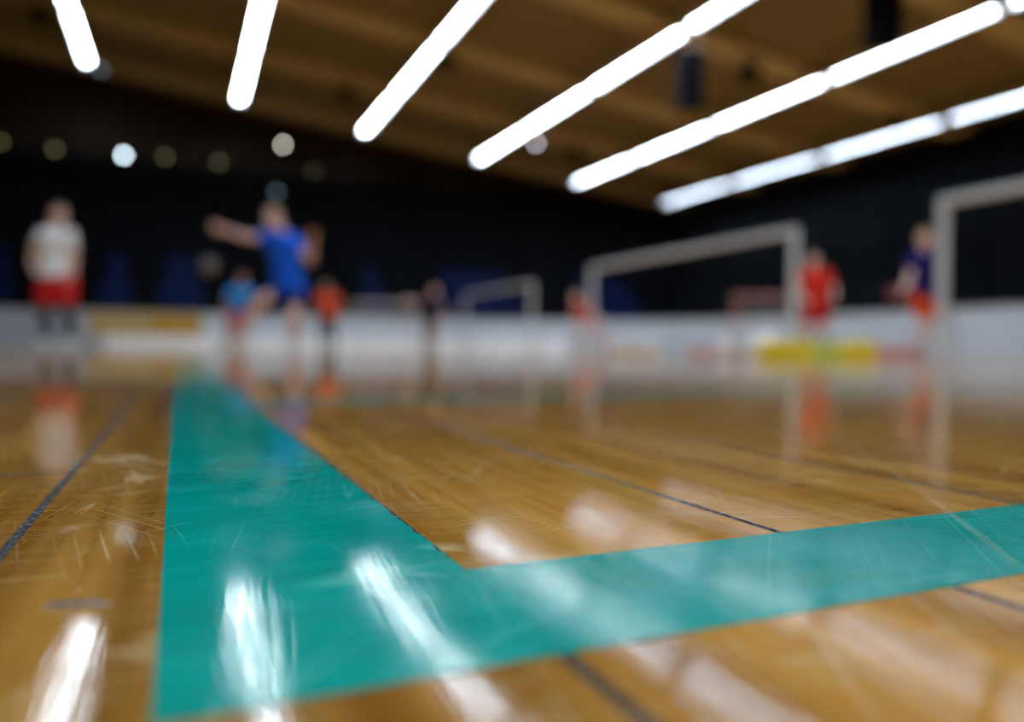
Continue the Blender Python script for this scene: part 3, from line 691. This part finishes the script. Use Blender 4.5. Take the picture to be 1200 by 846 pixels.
make_person('person in a blue t-shirt and navy shorts lunging with both arms flung out', (1.02, 9.44, 0),
    dict(head=(.01, -.10, 1.545), neck=(.08, -.02, 1.38), pelvis=(.16, .05, .74), shL=(-.06, -.06, 1.29), shR=(.27, .00, 1.25), elL=(-.29, -.16, 1.31), haL=(-.545, -.28, 1.40), elR=(.46, -.10, 1.03), haR=(.54, -.30, 1.30),
         hipL=(.06, .03, .67), hipR=(.25, .05, .67), knL=(-.02, -.40, .57), knR=(.31, -.24, .41), anL=(-.42, -.28, AZ), anR=(.21, .05, AZ + .03)),
    (-.1, -1, -.05), (-.15, -.98, 0), cloth('bright_blue_cloth', (.006, .115, .75)), cloth('navy_cloth', (.004, .012, .10)), cloth('pale_shoe_leather', (.55, .55, .57)), M['skin'], M['hair_blond'], toes={'L': (-.6, -.8, 0), 'R': (0, -1, 0)}, palms={'L': (0, -1, 0), 'R': (0, -1, 0)}, curl=(.35, .3), fat=1.08, sleeve=.45, hem=.72)
make_person('person in light blue shirt and red shorts bending behind the arms-out player', (1.17, 17.94, 0),
    dict(head=(.15, -.22, 1.50), neck=(.08, -.10, 1.33), pelvis=(-.04, .12, .80), shL=(-.13, -.08, 1.24), shR=(.26, -.08, 1.24), elL=(-.24, -.16, .98), haL=(-.15, -.28, .76), elR=(.36, -.16, .98), haR=(.30, -.28, .76),
         hipL=(-.13, .10, .74), hipR=(.06, .10, .74), knL=(-.20, -.12, .44), knR=(.11, -.12, .44), anL=(-.23, .04, AZ), anR=(.10, .04, AZ)),
    (.2, -1, -.2), (.1, -1, 0), cloth('light_blue_cloth', (.02, .30, .85)), cloth('crimson_cloth', (.45, .02, .08)), cloth('pale_shoe_leather', (.55, .55, .57)), M['skin_dark'], M['hair_brown'], fat=1.1)
make_person('person in orange red shirt and dark trousers just right of the arms-out player', (3.364, 19.27, 0),
    dict(head=(-.04, -.06, 1.52), neck=(-.02, 0, 1.36), pelvis=(.02, .04, .80), shL=(-.22, 0, 1.27), shR=(.22, 0, 1.27), elL=(-.34, -.06, 1.02), haL=(-.22, -.22, .86), elR=(.34, -.04, 1.02), haR=(.30, -.2, .80),
         hipL=(-.08, .04, .74), hipR=(.12, .04, .74), knL=(-.12, -.1, .42), knR=(.12, -.08, .42), anL=(-.14, .05, AZ), anR=(.16, .05, AZ)),
    (-.2, -1, -.1), (0, -1, 0), cloth('orange_red_cloth', (.62, .055, .02)), cloth('charcoal_cloth', (.02, .02, .025)), cloth('brown_shoe_leather', (.10, .05, .03)), M['skin_dark'], M['hair_brown'], long_legs=True, fat=1.15)
make_person('person in dark purple shirt and tan trousers stretching one arm to the left', (6.108, 19.162, 0),
    dict(head=(.04, -.02, 1.53), neck=(0, 0, 1.36), pelvis=(-.06, 0, .78), shL=(-.20, 0, 1.28), shR=(.18, 0, 1.26), elL=(-.46, -.06, 1.22), haL=(-.72, -.12, 1.26), elR=(.28, 0, 1.02), haR=(.30, -.12, .80),
         hipL=(-.15, 0, .72), hipR=(.03, 0, .72), knL=(-.17, -.06, .40), knR=(.02, -.08, .40), anL=(-.20, .02, AZ), anR=(.02, .02, AZ)),
    (-.6, -.8, -.05), (-.3, -.95, 0), cloth('dark_purple_cloth', (.02, .012, .05)), cloth('tan_cloth', (.20, .11, .05)), cloth('brown_shoe_leather', (.10, .05, .03)), M['skin'], M['hair_brown'], long_legs=True)
make_person('person in red shirt and pale pink trousers leaning left of the middle goal frame', (9.284, 16.682, 0),
    dict(head=(-.24, -.08, 1.30), neck=(-.13, -.02, 1.15), pelvis=(.15, .06, .70), shL=(-.22, -.02, 1.06), shR=(.16, -.02, 1.04), elL=(-.30, -.1, .80), haL=(-.20, -.22, .60), elR=(.32, -.05, .82), haR=(.40, -.18, .64),
         hipL=(.06, .05, .64), hipR=(.24, .05, .64), knL=(-.10, -.14, .38), knR=(.40, -.12, .38), anL=(-.19, .02, AZ), anR=(.54, .04, AZ)),
    (-.5, -.85, -.15), (-.3, -.95, 0), cloth('faded_red_cloth', (.48, .045, .04)), cloth('pale_pink_cloth', (.52, .34, .33)), cloth('white_shoe_leather', (.75, .75, .75)), M['skin'], M['hair_blond'], long_legs=True)
make_person('person in a red shirt and red shorts standing right of the middle goal post', (10.14, 10.01, 0),
    dict(head=(-.04, -.02, 1.60), neck=(-.02, 0, 1.43), pelvis=(.03, .02, .86), shL=(-.21, 0, 1.35), shR=(.22, 0, 1.35), elL=(-.28, .04, 1.06), haL=(-.22, -.16, .88), elR=(.38, .04, 1.08), haR=(.25, -.16, .92),
         hipL=(-.08, .02, .80), hipR=(.14, .02, .80), knL=(-.12, -.06, .44), knR=(.17, -.06, .44), anL=(-.15, .04, AZ), anR=(.18, .04, AZ)),
    (-.35, -.94, -.1), (-.1, -1, 0), cloth('scarlet_cloth', (.62, .025, .012)), cloth('dark_red_cloth', (.40, .015, .02)), cloth('grey_shoe_leather', (.22, .22, .24)), M['skin'], M['hair_brown'], sock=cloth('grey_pink_sock', (.34, .24, .24)), fat=1.15)
make_person('person in navy shirt and orange red shorts reaching down beside the right goal post', (9.2, 7.16, 0),
    dict(head=(-.04, -.10, 1.535), neck=(-.01, -.03, 1.36), pelvis=(.05, .04, .82), shL=(-.18, -.07, 1.27), shR=(.18, -.01, 1.27), elL=(-.27, -.16, 1.00), haL=(-.44, -.28, .78), elR=(.26, .06, .99), haR=(.23, -.06, .76),
         hipL=(-.05, .04, .76), hipR=(.14, .04, .76), knL=(.02, -.08, .42), knR=(.20, -.06, .42), anL=(-.01, .04, AZ), anR=(.31, .10, AZ)),
    (-.45, -.88, -.15), (-.35, -.93, 0), cloth('navy_purple_cloth', (.010, .010, .13)), cloth('orange_red_shorts_cloth', (.66, .07, .015)), cloth('blue_grey_shoe_leather', (.06, .10, .18)), M['skin'], M['hair_blond'], palms={'L': (-1, 0, .6), 'R': (-1, 0, 0)}, curl=(.65, .4))
# the ball that person holds: palm below and left of the left wrist
c_, s_ = math.cos(-.4124), math.sin(-.4124); bxl, byl = -.552, -.30
ball((9.2 + c_ * bxl - s_ * byl, 7.16 + s_ * bxl + c_ * byl, .79), .075, 'ball_r', 'dark red ball in the lowered hand of the navy-shirted player')
